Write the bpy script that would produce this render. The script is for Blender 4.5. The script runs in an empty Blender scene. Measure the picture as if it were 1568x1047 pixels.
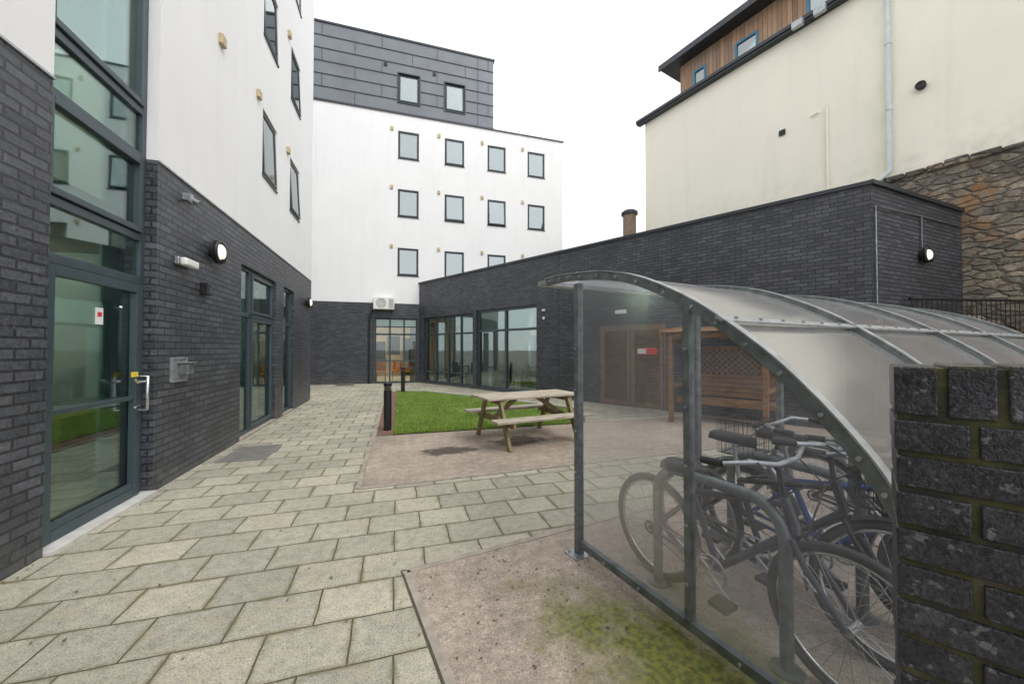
import bpy, math, random
from mathutils import Matrix, Vector
random.seed(7)
S=bpy.context.scene
rad=math.radians

# ------------------------------------------------------------------ helpers
class NT:
    def __init__(s,name,rough=.7):
        s.m=bpy.data.materials.new(name); s.m.use_nodes=True
        s.t=s.m.node_tree; s.t.nodes.clear()
        s.out=s.n('ShaderNodeOutputMaterial')
        s.b=s.n('ShaderNodeBsdfPrincipled'); s.b.inputs['Roughness'].default_value=rough
        s.l(s.b.outputs[0],s.out.inputs[0])
        s._tc=None
    def n(s,t,**k):
        x=s.t.nodes.new(t)
        for a,b in k.items(): setattr(x,a,b)
        return x
    def l(s,a,b): s.t.links.new(a,b)
    def set(s,sock,v):
        if hasattr(v,'is_output'): s.l(v,sock)
        else:
            if isinstance(v,(tuple,list)) and len(v)==3 and sock.type=='RGBA': v=(*v,1)
            sock.default_value=v
    def co(s):
        if not s._tc: s._tc=s.n('ShaderNodeTexCoord').outputs['Object']
        return s._tc
    def wallco(s):
        sp=s.n('ShaderNodeSeparateXYZ'); s.l(s.co(),sp.inputs[0])
        a=s.math('ADD',sp.outputs[0],sp.outputs[1])
        c=s.n('ShaderNodeCombineXYZ'); s.l(a,c.inputs[0]); s.l(sp.outputs[2],c.inputs[1])
        return c.outputs[0]
    def math(s,op,a,b=0.0,clamp=False):
        x=s.n('ShaderNodeMath',operation=op,use_clamp=clamp); s.set(x.inputs[0],a); s.set(x.inputs[1],b); return x.outputs[0]
    def noise(s,scale,detail=4,rough=.6,vec=None,stretch=None):
        x=s.n('ShaderNodeTexNoise'); x.inputs['Scale'].default_value=scale
        x.inputs['Detail'].default_value=min(detail,5 if scale<3 else 4 if scale<25 else 2.5); x.inputs['Roughness'].default_value=rough
        v=vec or s.co()
        if stretch:
            mp=s.n('ShaderNodeMapping'); mp.inputs['Scale'].default_value=stretch; s.l(v,mp.inputs[0]); v=mp.outputs[0]
        s.l(v,x.inputs['Vector']); return x.outputs[0]
    def ramp(s,f,stops):
        r=s.n('ShaderNodeValToRGB'); s.l(f,r.inputs[0])
        e=r.color_ramp.elements
        while len(e)<len(stops): e.new(.5)
        for i,(p,c) in enumerate(stops):
            e[i].position=p
            e[i].color=(*c,1) if isinstance(c,(tuple,list)) else (c,c,c,1)
        return r.outputs[0]
    def mix(s,f,a,b,mode='MIX'):
        x=s.n('ShaderNodeMix',data_type='RGBA',blend_type=mode)
        s.set(x.inputs[0],f); s.set(x.inputs[6],a); s.set(x.inputs[7],b); return x.outputs[2]
    def bump(s,h,strength=.3,dist=.01,prev=None):
        x=s.n('ShaderNodeBump'); x.inputs['Strength'].default_value=strength; x.inputs['Distance'].default_value=dist
        s.l(h,x.inputs['Height'])
        if prev: s.l(prev,x.inputs['Normal'])
        s.l(x.outputs[0],s.b.inputs['Normal']); return x.outputs[0]
    def col(s,c): s.set(s.b.inputs['Base Color'],c)

def simple(name,c,rough=.6,metal=0,var=.15,scale=6,bump=0):
    t=NT(name,rough); t.b.inputs['Metallic'].default_value=metal
    n=t.noise(scale,4)
    lo=tuple(v*(1-var) for v in c); hi=tuple(min(1,v*(1+var)) for v in c)
    t.col(t.ramp(n,[(.3,lo),(.7,hi)]))
    if bump: t.bump(t.noise(scale*12,3),bump,.004)
    return t.m

def brick(name,c1,c2,mort,bw=.225,rh=.075,ms=.01,rough=.42,dirt=.35):
    t=NT(name,rough); v=t.wallco()
    b=t.n('ShaderNodeTexBrick'); b.offset=.5
    t.l(v,b.inputs['Vector'])
    for k,val in (('Scale',1.0),('Brick Width',bw),('Row Height',rh),('Mortar Size',ms),('Mortar Smooth',.15),('Bias',-.1)): b.inputs[k].default_value=val
    t.set(b.inputs['Color1'],c1); t.set(b.inputs['Color2'],c2); t.set(b.inputs['Mortar'],mort)
    n=t.noise(.7,5,.65); n2=t.noise(28,3,.7)
    c=t.mix(1,b.outputs[0],t.ramp(n,[(.3,1-dirt),(.72,1+dirt*.6)]),'MULTIPLY')
    c=t.mix(1,c,t.ramp(n2,[(.3,.64),(.75,1.5)]),'MULTIPLY')
    e=t.ramp(t.noise(9,5,.75,stretch=(1,1,.7)),[(.60,0.0),(.78,.4)])
    c=t.mix(e,c,(.30,.30,.31))
    sp=t.n('ShaderNodeSeparateXYZ'); t.l(t.co(),sp.inputs[0])
    lo=t.math('SUBTRACT',1.0,t.math('MULTIPLY',sp.outputs[2],2.6),True)
    lo=t.math('MULTIPLY',lo,t.ramp(t.noise(5,4,.7),[(.4,0.0),(.7,.6)]))
    c=t.mix(lo,c,(.15,.14,.12))
    t.col(c)
    h=t.math('SUBTRACT',1.0,b.outputs[1])
    h=t.math('ADD',h,t.math('MULTIPLY',n2,.6))
    t.bump(h,.9,.010)
    t.l(t.ramp(n2,[(.2,rough-.16),(.8,rough+.18)]),t.b.inputs['Roughness'])
    return t.m

class MB:
    def __init__(s): s.v=[]; s.f=[]; s.sm=[]
    def add(s,vs,fs,smooth=False):
        o=len(s.v); s.v+= [tuple(x) for x in vs]; s.f+=[tuple(i+o for i in f) for f in fs]; s.sm+=[smooth]*len(fs); return s
    def box(s,x0,x1,y0,y1,z0,z1,M=None):
        vs=[Vector(p) for p in ((x0,y0,z0),(x1,y0,z0),(x1,y1,z0),(x0,y1,z0),(x0,y0,z1),(x1,y0,z1),(x1,y1,z1),(x0,y1,z1))]
        if M: vs=[M@p for p in vs]
        return s.add(vs,[(0,3,2,1),(4,5,6,7),(0,1,5,4),(1,2,6,5),(2,3,7,6),(3,0,4,7)])
    def bar(s,p0,p1,w,h,up=(0,0,1)):
        p0=Vector(p0);p1=Vector(p1);d=(p1-p0);L=d.length;d.normalize()
        u=Vector(up); sd=d.cross(u)
        if sd.length<1e-4: u=Vector((0,1,0)); sd=d.cross(u)
        sd.normalize(); u=sd.cross(d)
        M=Matrix((( d.x,sd.x,u.x,p0.x),(d.y,sd.y,u.y,p0.y),(d.z,sd.z,u.z,p0.z),(0,0,0,1)))
        return s.box(0,L,-w/2,w/2,-h/2,h/2,M)
    def tube(s,pts,r,n=8,cap=True,r1=None):
        pts=[Vector(p) for p in pts]; rings=[]
        N=len(pts); prev=None
        for i,p in enumerate(pts):
            d=(pts[min(i+1,N-1)]-pts[max(i-1,0)]).normalized()
            if prev is None:
                a=Vector((0,0,1)) if abs(d.z)<.9 else Vector((1,0,0))
                u=d.cross(a).normalized()
            else:
                u=(prev-d*prev.dot(d)).normalized()
            prev=u; w=d.cross(u)
            rr=r if r1 is None else r+(r1-r)*i/(N-1)
            rings.append([p+u*rr*math.cos(2*math.pi*k/n)+w*rr*math.sin(2*math.pi*k/n) for k in range(n)])
        vs=[q for R in rings for q in R]; fs=[]
        for i in range(N-1):
            for k in range(n):
                k2=(k+1)%n; fs.append((i*n+k,i*n+k2,(i+1)*n+k2,(i+1)*n+k))
        s.add(vs,fs,True)
        if cap: s.add(rings[0],[tuple(range(n-1,-1,-1))]); s.add(rings[-1],[tuple(range(n))])
        return s
    def torus(s,c,axis,R,r,n=36,m=8):
        c=Vector(c);axis=Vector(axis).normalized()
        a=Vector((0,0,1)) if abs(axis.z)<.9 else Vector((1,0,0))
        u=axis.cross(a).normalized(); w=axis.cross(u); vs=[];fs=[]
        for i in range(n):
            t=2*math.pi*i/n; e=u*math.cos(t)+w*math.sin(t)
            for k in range(m):
                q=2*math.pi*k/m; vs.append(c+e*(R+r*math.cos(q))+axis*r*math.sin(q))
        for i in range(n):
            for k in range(m):
                fs.append((i*m+k,i*m+(k+1)%m,((i+1)%n)*m+(k+1)%m,((i+1)%n)*m+k))
        return s.add(vs,fs,True)
    def dome(s,c,axis,r,flat=.6,n=20,m=6):
        c=Vector(c);axis=Vector(axis).normalized()
        a=Vector((0,0,1)) if abs(axis.z)<.9 else Vector((1,0,0))
        u=axis.cross(a).normalized(); w=axis.cross(u); vs=[];fs=[]
        for j in range(m+1):
            q=math.pi/2*j/m
            for i in range(n):
                t=2*math.pi*i/n
                vs.append(c+(u*math.cos(t)+w*math.sin(t))*r*math.cos(q)+axis*r*flat*math.sin(q))
        for j in range(m):
            for i in range(n): fs.append((j*n+i,j*n+(i+1)%n,(j+1)*n+(i+1)%n,(j+1)*n+i))
        return s.add(vs,fs,True)
    def obj(s,name,mat,parent=None,M=None,bevel=0):
        me=bpy.data.meshes.new(name); me.from_pydata(s.v,[],s.f); me.update()
        me.polygons.foreach_set('use_smooth',s.sm)
        me.materials.append(mat)
        o=bpy.data.objects.new(name,me); S.collection.objects.link(o)
        M=M or Matrix()
        o.matrix_world=M
        if parent:
            o.parent=parent; o.matrix_parent_inverse=Matrix.Translation(-Vector(parent.location)); o.matrix_basis=M
        if bevel:
            b=o.modifiers.new('bevel','BEVEL'); b.width=bevel; b.segments=2; b.limit_method='ANGLE'
        return o

def grp(name,loc=(0,0,0)):
    e=bpy.data.objects.new(name,None); e.empty_display_size=.3; e.location=loc; S.collection.objects.link(e); return e
def frame(x,y,ang,z=0): return Matrix.Translation((x,y,z))@Matrix.Rotation(rad(ang),4,'Z')

def wall(name,mat,parent,F,x0,x1,z0,z1,openings=(),th=.3,y0=0):
    xs=sorted({x0,x1,*[v for o in openings for v in o[:2] if x0<v<x1]})
    zs=sorted({z0,z1,*[v for o in openings for v in o[2:] if z0<v<z1]})
    def solid(i,j):
        if i<0 or j<0 or i>=len(xs)-1 or j>=len(zs)-1: return False
        cx=(xs[i]+xs[i+1])/2; cz=(zs[j]+zs[j+1])/2
        return not any(o[0]<cx<o[1] and o[2]<cz<o[3] for o in openings)
    mb=MB(); y1=y0+th
    for i in range(len(xs)-1):
        for j in range(len(zs)-1):
            if not solid(i,j): continue
            a,b,c,d=xs[i],xs[i+1],zs[j],zs[j+1]
            mb.add([(a,y0,c),(b,y0,c),(b,y0,d),(a,y0,d)],[(0,1,2,3)])
            mb.add([(a,y1,c),(b,y1,c),(b,y1,d),(a,y1,d)],[(3,2,1,0)])
            if not solid(i-1,j): mb.add([(a,y0,c),(a,y0,d),(a,y1,d),(a,y1,c)],[(0,1,2,3)])
            if not solid(i+1,j): mb.add([(b,y0,c),(b,y1,c),(b,y1,d),(b,y0,d)],[(0,1,2,3)])
            if not solid(i,j-1): mb.add([(a,y0,c),(a,y1,c),(b,y1,c),(b,y0,c)],[(0,1,2,3)])
            if not solid(i,j+1): mb.add([(a,y0,d),(b,y0,d),(b,y1,d),(a,y1,d)],[(0,1,2,3)])
    return mb.obj(name,mat,parent,F)

def ring(mb,xa,xb,za,zb,w,y0,y1,M=None):
    mb.box(xa,xa+w,y0,y1,za,zb,M); mb.box(xb-w,xb,y0,y1,za,zb,M)
    mb.box(xa+w,xb-w,y0,y1,za,za+w,M); mb.box(xa+w,xb-w,y0,y1,zb-w,zb,M)
def polysheet(name,mat,pts,z,parent=None):
    mb=MB(); mb.add([(x,y,z) for x,y in pts],[tuple(range(len(pts)))]); return mb.obj(name,mat,parent)

# ------------------------------------------------------------------ materials
m_brick=brick('dark_brick',(.048,.053,.066),(.094,.101,.12),(.026,.027,.03))
def render_mat(name,c,dirt=.1):
    t=NT(name,.85)
    n=t.noise(.5,5,.6); st=t.noise(1.5,5,.6,stretch=(2.5,2.5,.25))
    col=t.mix(1,c,t.ramp(n,[(.3,1-dirt*.6),(.7,1.0)]),'MULTIPLY')
    col=t.mix(t.ramp(st,[(.52,0.0),(.8,dirt*2.6)]),col,tuple(v*.74 for v in c))
    col=t.mix(t.ramp(t.noise(12,4,.8),[(.66,0.0),(.76,.12)]),col,(.45,.44,.42))
    t.col(col); t.bump(t.noise(160,3,.6),.3,.004); return t.m
m_white=render_mat('white_render',(.84,.84,.845))
def cream_mat():
    t=NT('cream_render',.85)
    n=t.noise(.35,5,.6)
    col=t.mix(1,(.90,.865,.745),t.ramp(n,[(.3,.94),(.7,1.02)]),'MULTIPLY')
    st=t.noise(1.2,5,.6,stretch=(2.5,2.5,.2))
    col=t.mix(t.ramp(st,[(.52,0.0),(.8,.25)]),col,(.64,.62,.53))
    sp=t.n('ShaderNodeSeparateXYZ'); t.l(t.co(),sp.inputs[0])
    d=t.math('ABSOLUTE',t.math('ADD',sp.outputs[0],2.95))
    f=t.math('SUBTRACT',1.0,t.math('MULTIPLY',d,1.9),True)
    f=t.math('MULTIPLY',f,t.ramp(t.noise(2.2,5,.65,stretch=(1,1,.3)),[(.42,0.0),(.7,.6)]))
    col=t.mix(f,col,(.62,.65,.42))
    low=t.math('SUBTRACT',1.0,t.math('MULTIPLY',t.math('SUBTRACT',sp.outputs[2],5.5),.9),True)
    low=t.math('MULTIPLY',low,t.ramp(t.noise(3,4,.7),[(.45,0.0),(.7,.5)]))
    col=t.mix(low,col,(.5,.49,.42))
    t.col(col); t.bump(t.noise(90,3,.6),.25,.004); return t.m
m_cream=cream_mat()
m_clad=simple('zinc_cladding',(.155,.17,.192),.42,.1,.12,1.2)
m_seam=simple('cladding_seam',(.045,.05,.058),.5,.3)
m_frame=simple('window_frame_grey',(.055,.078,.092),.38,.2,.1)
m_frame2=simple('window_frame_dark',(.035,.045,.055),.35,.2,.1)
m_cap=simple('metal_coping',(.05,.055,.062),.4,.5)
m_galv=simple('galvanised_steel',(.38,.40,.41),.42,.65,.25,14,.1)
m_galvd=simple('weathered_galvanised',(.17,.19,.19),.5,.5,.35,14,.1)
m_steel=simple('stainless_steel',(.6,.6,.6),.25,.9,.1)
m_black=simple('black_metal',(.018,.018,.02),.4,.2,.2)
m_rubber=simple('black_rubber',(.03,.03,.031),.6,0,.25)
m_white_pl=simple('white_plastic',(.75,.75,.72),.4,0,.05)
m_cream_pl=simple('buff_vent',(.5,.4,.24),.6,0,.15)
m_pipe=simple('grey_pipe',(.62,.68,.68),.5,0,.08)
m_red=simple('red_sign',(.6,.04,.04),.5); m_yel=simple('yellow_sticker',(.8,.6,.05),.5)
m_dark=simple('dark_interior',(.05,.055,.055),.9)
m_intw=simple('interior_wall',(.74,.77,.71),.8,0,.06)
m_intf=simple('interior_floor',(.46,.35,.23),.5,0,.1)
m_curt=simple('teal_curtain',(.38,.62,.61),.8,0,.12)
m_blind=simple('roller_blind',(.62,.66,.66),.8,0,.06)
m_palegreen=simple('pale_green_sheet',(.60,.74,.69),.7,0,.04)
m_orange=simple('orange_upholstery',(.6,.2,.04),.7)
m_plant=simple('plant_leaves',(.05,.12,.03),.6,0,.4,20)
def glass(name,tint,base=.14,rough=.02,fs=.8):
    t=NT(name); t.t.nodes.remove(t.b)
    tr=t.n('ShaderNodeBsdfTransparent'); t.set(tr.inputs[0],tint)
    g=t.n('ShaderNodeBsdfGlossy'); g.inputs['Roughness'].default_value=rough; t.set(g.inputs[0],(.90,.96,.96))
    fr=t.n('ShaderNodeFresnel'); fr.inputs[0].default_value=1.5
    nb=t.n('ShaderNodeBump'); nb.inputs['Strength'].default_value=.05; nb.inputs['Distance'].default_value=.02
    t.l(t.noise(1.3,1),nb.inputs['Height']); t.l(nb.outputs[0],g.inputs['Normal'])
    f=t.math('ADD',t.math('MULTIPLY',fr.outputs[0],fs),base,True)
    mx=t.n('ShaderNodeMixShader'); t.l(f,mx.inputs[0]); t.l(tr.outputs[0],mx.inputs[1]); t.l(g.outputs[0],mx.inputs[2])
    t.l(mx.outputs[0],t.out.inputs[0]); return t.m
m_glass=glass('tinted_glass',(.76,.90,.87),.08)
m_glassc=glass('clear_glass',(.80,.86,.84),.05)
m_glassr=glass('reflective_glass',(.58,.63,.64),.25)
def poly_mat(name,trans,dif,fac,stre,gr=.1,fm=.7,zlow=0):
    t=NT(name); t.t.nodes.remove(t.b)
    tr=t.n('ShaderNodeBsdfTransparent'); t.set(tr.inputs[0],trans)
    d=t.n('ShaderNodeBsdfDiffuse'); t.set(d.inputs[0],dif)
    tl=t.n('ShaderNodeBsdfTranslucent'); t.set(tl.inputs[0],dif)
    m0=t.n('ShaderNodeMixShader'); m0.inputs[0].default_value=.5; t.l(d.outputs[0],m0.inputs[1]); t.l(tl.outputs[0],m0.inputs[2])
    g=t.n('ShaderNodeBsdfGlossy'); g.inputs['Roughness'].default_value=gr
    n=t.ramp(t.noise(2.6,5,.72,stretch=(1,1,.5)),[(.35,fac),(.75,min(1,fac+stre))])
    n=t.math('ADD',n,t.ramp(t.noise(60,3,.8),[(.60,0.0),(.72,.10)]),True)
    if zlow:  # milkier, less transparent towards the bottom of the sheet
        sp=t.n('ShaderNodeSeparateXYZ'); t.l(t.co(),sp.inputs[0])
        lo=t.math('SUBTRACT',1.0,t.math('MULTIPLY',sp.outputs[2],1.6),True)
        n=t.math('ADD',n,t.math('MULTIPLY',lo,zlow),True)
    m1=t.n('ShaderNodeMixShader'); t.l(n,m1.inputs[0]); t.l(tr.outputs[0],m1.inputs[1]); t.l(m0.outputs[0],m1.inputs[2])
    fr=t.n('ShaderNodeFresnel'); fr.inputs[0].default_value=1.45
    m2=t.n('ShaderNodeMixShader'); t.l(t.math('MULTIPLY',fr.outputs[0],fm,True),m2.inputs[0]); t.l(m1.outputs[0],m2.inputs[1]); t.l(g.outputs[0],m2.inputs[2])
    t.l(m2.outputs[0],t.out.inputs[0]); return t.m
m_poly_end=poly_mat('clear_polycarbonate',(.93,.95,.98),(.66,.67,.72),.07,.17,.20,.3,.12)
m_poly_roof=poly_mat('weathered_polycarbonate',(.82,.84,.87),(.76,.76,.78),.46,.26,.16)

def paving():
    t=NT('concrete_paving_slabs',.85)
    nz=t.n('ShaderNodeTexNoise'); nz.inputs['Scale'].default_value=3; t.l(t.co(),nz.inputs['Vector'])
    vm=t.n('ShaderNodeVectorMath',operation='SCALE'); t.l(nz.outputs[1],vm.inputs[0]); vm.inputs[3].default_value=.024
    va=t.n('ShaderNodeVectorMath',operation='ADD'); t.l(t.co(),va.inputs[0]); t.l(vm.outputs[0],va.inputs[1])
    def bt(ms,sm):
        b=t.n('ShaderNodeTexBrick'); b.offset=.5; t.l(va.outputs[0],b.inputs['Vector'])
        for k,v in (('Scale',1.0),('Brick Width',.42),('Row Height',.33),('Mortar Size',ms),('Mortar Smooth',sm),('Bias',-.1)): b.inputs[k].default_value=v
        return b
    b=bt(.005,.3)
    t.set(b.inputs['Color1'],(.50,.465,.365)); t.set(b.inputs['Color2'],(.36,.34,.275)); t.set(b.inputs['Mortar'],(.05,.045,.033))
    fine=t.noise(110,4,.75); mid=t.noise(14,6,.75); big=t.noise(.8,5,.6)
    c=t.mix(1,b.outputs[0],t.ramp(fine,[(.32,.5),(.5,1.0),(.7,1.3)]),'MULTIPLY')
    c=t.mix(1,c,t.ramp(mid,[(.3,.72),(.7,1.15)]),'MULTIPLY')
    c=t.mix(1,c,t.ramp(big,[(.3,.78),(.7,1.12)]),'MULTIPLY')
    sp=t.ramp(t.noise(45,3,.8),[(.59,0.0),(.67,.65)])
    c=t.mix(sp,c,(.14,.125,.08))
    sp2=t.ramp(t.noise(7,5,.8),[(.55,0.0),(.72,.55)])
    c=t.mix(sp2,c,(.33,.28,.15))
    b2=bt(.035,1.0)
    ms=t.math('MULTIPLY',b2.outputs[1],t.ramp(t.noise(5,4,.7),[(.42,.1),(.62,.85)]))
    c=t.mix(ms,c,(.15,.135,.06))
    t.col(c)
    h=t.math('SUBTRACT',t.math('MULTIPLY',fine,.25),b.outputs[1]); t.bump(h,.9,.010)
    return t.m
m_pave=paving()

def concrete(name,c,moss=None,stain=None):
    t=NT(name,.85)
    fine=t.noise(120,4,.8); mid=t.noise(10,7,.75); big=t.noise(1.3,5,.65)
    col=t.mix(1,c,t.ramp(fine,[(.32,.5),(.5,1.0),(.7,1.5)]),'MULTIPLY')
    col=t.mix(1,col,t.ramp(mid,[(.3,.70),(.7,1.2)]),'MULTIPLY')
    col=t.mix(1,col,t.ramp(big,[(.3,.74),(.7,1.15)]),'MULTIPLY')
    def blob(cx,cy,sx,sy,ang,amp,lo,hi):
        mp=t.n('ShaderNodeMapping',vector_type='TEXTURE'); mp.inputs['Location'].default_value=(cx,cy,0)
        mp.inputs['Rotation'].default_value=(0,0,rad(ang)); mp.inputs['Scale'].default_value=(sx,sy,100)
        t.l(t.co(),mp.inputs[0]); ln=t.n('ShaderNodeVectorMath',operation='LENGTH'); t.l(mp.outputs[0],ln.inputs[0])
        f=t.math('SUBTRACT',1.25,ln.outputs['Value']); f=t.math('ADD',f,t.math('MULTIPLY',t.math('SUBTRACT',t.noise(4,5,.7),.5),amp))
        return t.ramp(f,[(lo,0.0),(hi,1.0)])
    for ms in moss or ():
        f=blob(*ms,2.2,.10,.9)
        col=t.mix(t.math('MULTIPLY',f,.95),col,t.mix(t.ramp(t.noise(30,4),[(.4,0.0),(.6,1.0)]),(.19,.19,.03),(.085,.10,.02)))
    for st in stain or ():
        f=blob(*st,1.8,.35,.7); col=t.mix(t.math('MULTIPLY',f,.85),col,(.035,.026,.02))
    t.col(col); t.bump(fine,.5,.004); return t.m
m_conc=concrete('pink_concrete',(.38,.315,.255),moss=[(1.27,1.5,.36,.95,30),(1.4,.9,.7,.6,0)])
m_conc2=concrete('stained_concrete',(.37,.305,.245),stain=[(.72,5.6,.52,.30,0),(1.9,5.9,.6,.4,10)])
m_edge=simple('concrete_edging',(.33,.29,.24),.85,0,.25,9,.4)
m_gap=simple('joint_soil',(.09,.08,.05),.95,0,.3,8)

def stone():
    t=NT('rubble_stone',.9); v=t.wallco()
    mp=t.n('ShaderNodeMapping'); mp.inputs['Scale'].default_value=(3.2,7.5,1); t.l(v,mp.inputs[0])
    nz=t.n('ShaderNodeTexNoise'); nz.inputs['Scale'].default_value=2; nz.inputs['Detail'].default_value=4; t.l(mp.outputs[0],nz.inputs['Vector'])
    vm=t.n('ShaderNodeVectorMath',operation='SCALE'); t.l(nz.outputs[1],vm.inputs[0]); vm.inputs[3].default_value=.5
    va=t.n('ShaderNodeVectorMath',operation='ADD'); t.l(mp.outputs[0],va.inputs[0]); t.l(vm.outputs[0],va.inputs[1])
    a=t.n('ShaderNodeTexVoronoi',voronoi_dimensions='2D'); a.inputs['Scale'].default_value=1; t.l(va.outputs[0],a.inputs['Vector'])
    e=t.n('ShaderNodeTexVoronoi',voronoi_dimensions='2D',feature='DISTANCE_TO_EDGE'); e.inputs['Scale'].default_value=1; t.l(va.outputs[0],e.inputs['Vector'])
    sc=t.n('ShaderNodeSeparateColor'); t.l(a.outputs['Color'],sc.inputs[0])
    c=t.ramp(sc.outputs[0],[(0,(.16,.145,.125)),(.3,(.27,.23,.18)),(.6,(.38,.32,.24)),(.8,(.20,.18,.16)),(1,(.50,.43,.32))])
    n=t.noise(14,5,.8); c=t.mix(1,c,t.ramp(n,[(.3,.45),(.7,1.45)]),'MULTIPLY')
    rust=t.ramp(t.noise(.9,5,.7),[(.55,0.0),(.64,.7)]); c=t.mix(rust,c,(.42,.20,.055))
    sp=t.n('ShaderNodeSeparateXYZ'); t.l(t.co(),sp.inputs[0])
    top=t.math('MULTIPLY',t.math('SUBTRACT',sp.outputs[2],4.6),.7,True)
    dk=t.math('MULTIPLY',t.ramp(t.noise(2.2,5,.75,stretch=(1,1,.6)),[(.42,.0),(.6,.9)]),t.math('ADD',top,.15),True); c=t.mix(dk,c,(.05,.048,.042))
    c=t.mix(t.ramp(e.outputs[0],[(.02,1.0),(.08,0.0)]),c,(.17,.15,.12))
    t.col(c)
    h=t.math('ADD',t.ramp(e.outputs[0],[(.0,0.0),(.18,1.0)]),t.math('MULTIPLY',n,.8)); t.bump(h,1,.06); return t.m
m_stone=stone()

def boards(name,c,w=.14,axis=0,rough=.7):
    t=NT(name,rough); sp=t.n('ShaderNodeSeparateXYZ'); t.l(t.co(),sp.inputs[0])
    q=t.math('DIVIDE',sp.outputs[axis],w); fl=t.math('FLOOR',q); fr=t.math('FRACT',q)
    wn=t.n('ShaderNodeTexWhiteNoise',noise_dimensions='1D'); t.l(fl,wn.inputs['W'])
    g=t.noise(4,6,.7,stretch=(8,8,.6))
    col=t.mix(1,c,t.ramp(wn.outputs[0],[(0,.7),(1,1.3)]),'MULTIPLY')
    col=t.mix(1,col,t.ramp(g,[(.3,.7),(.7,1.25)]),'MULTIPLY')
    col=t.mix(t.ramp(t.noise(.8,5,.6),[(.4,0.0),(.7,.6)]),col,(.33,.29,.25))
    gap=t.math('LESS_THAN',fr,.07); col=t.mix(gap,col,(.02,.015,.01)); t.col(col)
    t.bump(t.math('SUBTRACT',1.0,gap),.6,.01); return t.m
m_timber=boards('timber_cladding',(.36,.22,.13))
def wood(name,c,rough=.7):
    t=NT(name,rough); g=t.noise(3,6,.7,stretch=(1.5,14,14)); g2=t.noise(5,5,.7)
    col=t.mix(1,c,t.ramp(g,[(.3,.55),(.7,1.35)]),'MULTIPLY'); col=t.mix(1,col,t.ramp(g2,[(.3,.8),(.7,1.2)]),'MULTIPLY')
    t.col(col); t.bump(g,.3,.004); return t.m
m_woodgrey=wood('weathered_timber',(.42,.37,.29)); m_woodleg=wood('treated_timber',(.24,.19,.10)); m_woodbr=wood('stained_timber',(.22,.115,.05))
m_woodred=wood('door_timber',(.20,.12,.08),.5); m_pine=wood('pine_furniture',(.35,.22,.1))
m_slate=simple('slate_roof',(.07,.075,.08),.6,0,.2,3)

def lamp_mat(name,c,s):
    t=NT(name); t.set(t.b.inputs['Emission Color'],c); t.b.inputs['Emission Strength'].default_value=s; t.col(c); return t.m
m_lamp=lamp_mat('lit_lamp',(1,.90,.74),.75); m_tube=lamp_mat('ceiling_lamp',(1,.97,.88),20)

# ------------------------------------------------------------------ world, sun, camera
w=bpy.data.worlds.new("World"); S.world=w; w.use_nodes=True; nt=w.node_tree; nt.nodes.clear()
sky=nt.nodes.new('ShaderNodeTexSky'); sky.sky_type='NISHITA'; sky.sun_disc=False
SUN_EL=52; SUN_DIR=Vector((.55,-.75,0)).normalized()
sky.sun_elevation=rad(SUN_EL); sky.sun_rotation=math.atan2(SUN_DIR.x,SUN_DIR.y)
sky.air_density=1; sky.dust_density=4
hs=nt.nodes.new('ShaderNodeHueSaturation'); hs.inputs['Saturation'].default_value=.2
b1=nt.nodes.new('ShaderNodeBackground'); b1.inputs[1].default_value=.06
b2=nt.nodes.new('ShaderNodeBackground'); b2.inputs[0].default_value=(.97,.98,1,1); b2.inputs[1].default_value=1.36
ad=nt.nodes.new('ShaderNodeAddShader'); wo=nt.nodes.new('ShaderNodeOutputWorld')
nt.links.new(sky.outputs[0],hs.inputs['Color']); nt.links.new(hs.outputs[0],b1.inputs[0])
nt.links.new(b1.outputs[0],ad.inputs[0]); nt.links.new(b2.outputs[0],ad.inputs[1]); nt.links.new(ad.outputs[0],wo.inputs[0])
sl=bpy.data.lights.new('sun','SUN'); sl.energy=1.1; sl.angle=rad(25); sl.color=(1,.98,.94)
so=bpy.data.objects.new('sun',sl); S.collection.objects.link(so)
sd=Vector((SUN_DIR.x*math.cos(rad(SUN_EL)),SUN_DIR.y*math.cos(rad(SUN_EL)),math.sin(rad(SUN_EL))))
so.rotation_euler=sd.to_track_quat('Z','Y').to_euler(); so.location=(0,-5,20)
cd=bpy.data.cameras.new('camera'); cam=bpy.data.objects.new('camera',cd); S.collection.objects.link(cam)
cd.sensor_width=36; cd.lens=13.27; cd.clip_end=1000; cd.clip_start=.05
cam.location=(0,0,1.5); cam.rotation_euler=(rad(91.04),0,rad(-16.94)); S.camera=cam
S.view_settings.view_transform='Standard'; S.view_settings.look='None'; S.view_settings.exposure=0

# ------------------------------------------------------------------ ground
polysheet('ground',simple('ground_gravel',(.2,.19,.17),.9,0,.3,2),[(-300,-300),(300,-300),(300,300),(-300,300)],-.02)
polysheet('paving',m_pave,[(-2.5,-8),(14,-8),(14,22),(-12,22),(-12,12.3),(-2.5,12.3)],0)
lx,ly=.985,.174
P=lambda o,a,b:(o[0]+lx*a+.174*b,o[1]+ly*a-.985*b)
o2=(.07,2.66)
polysheet('concrete_pad',m_conc,[P(o2,0,0),P(o2,8,0),P(o2,8,9),P(o2,0,9)][::-1],.004)
mb=MB()
for a,b,c,d,wd in ((0,0,8,0,.045),(0,0,0,9,.045)):
    p=P(o2,a,b);q=P(o2,c,d); mb.bar((p[0],p[1],.0),(q[0],q[1],.0),wd,.02)
mb.obj('pad_kerb_edging',m_edge)
mb=MB()
for a,b,c,d in ((-.03,-.03,8,-.03),(-.03,-.03,-.03,9)):
    p=P(o2,a,b);q=P(o2,c,d); mb.bar((p[0],p[1],-.002),(q[0],q[1],-.002),.010,.010)
mb.obj('pad_joint',m_gap)
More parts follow.
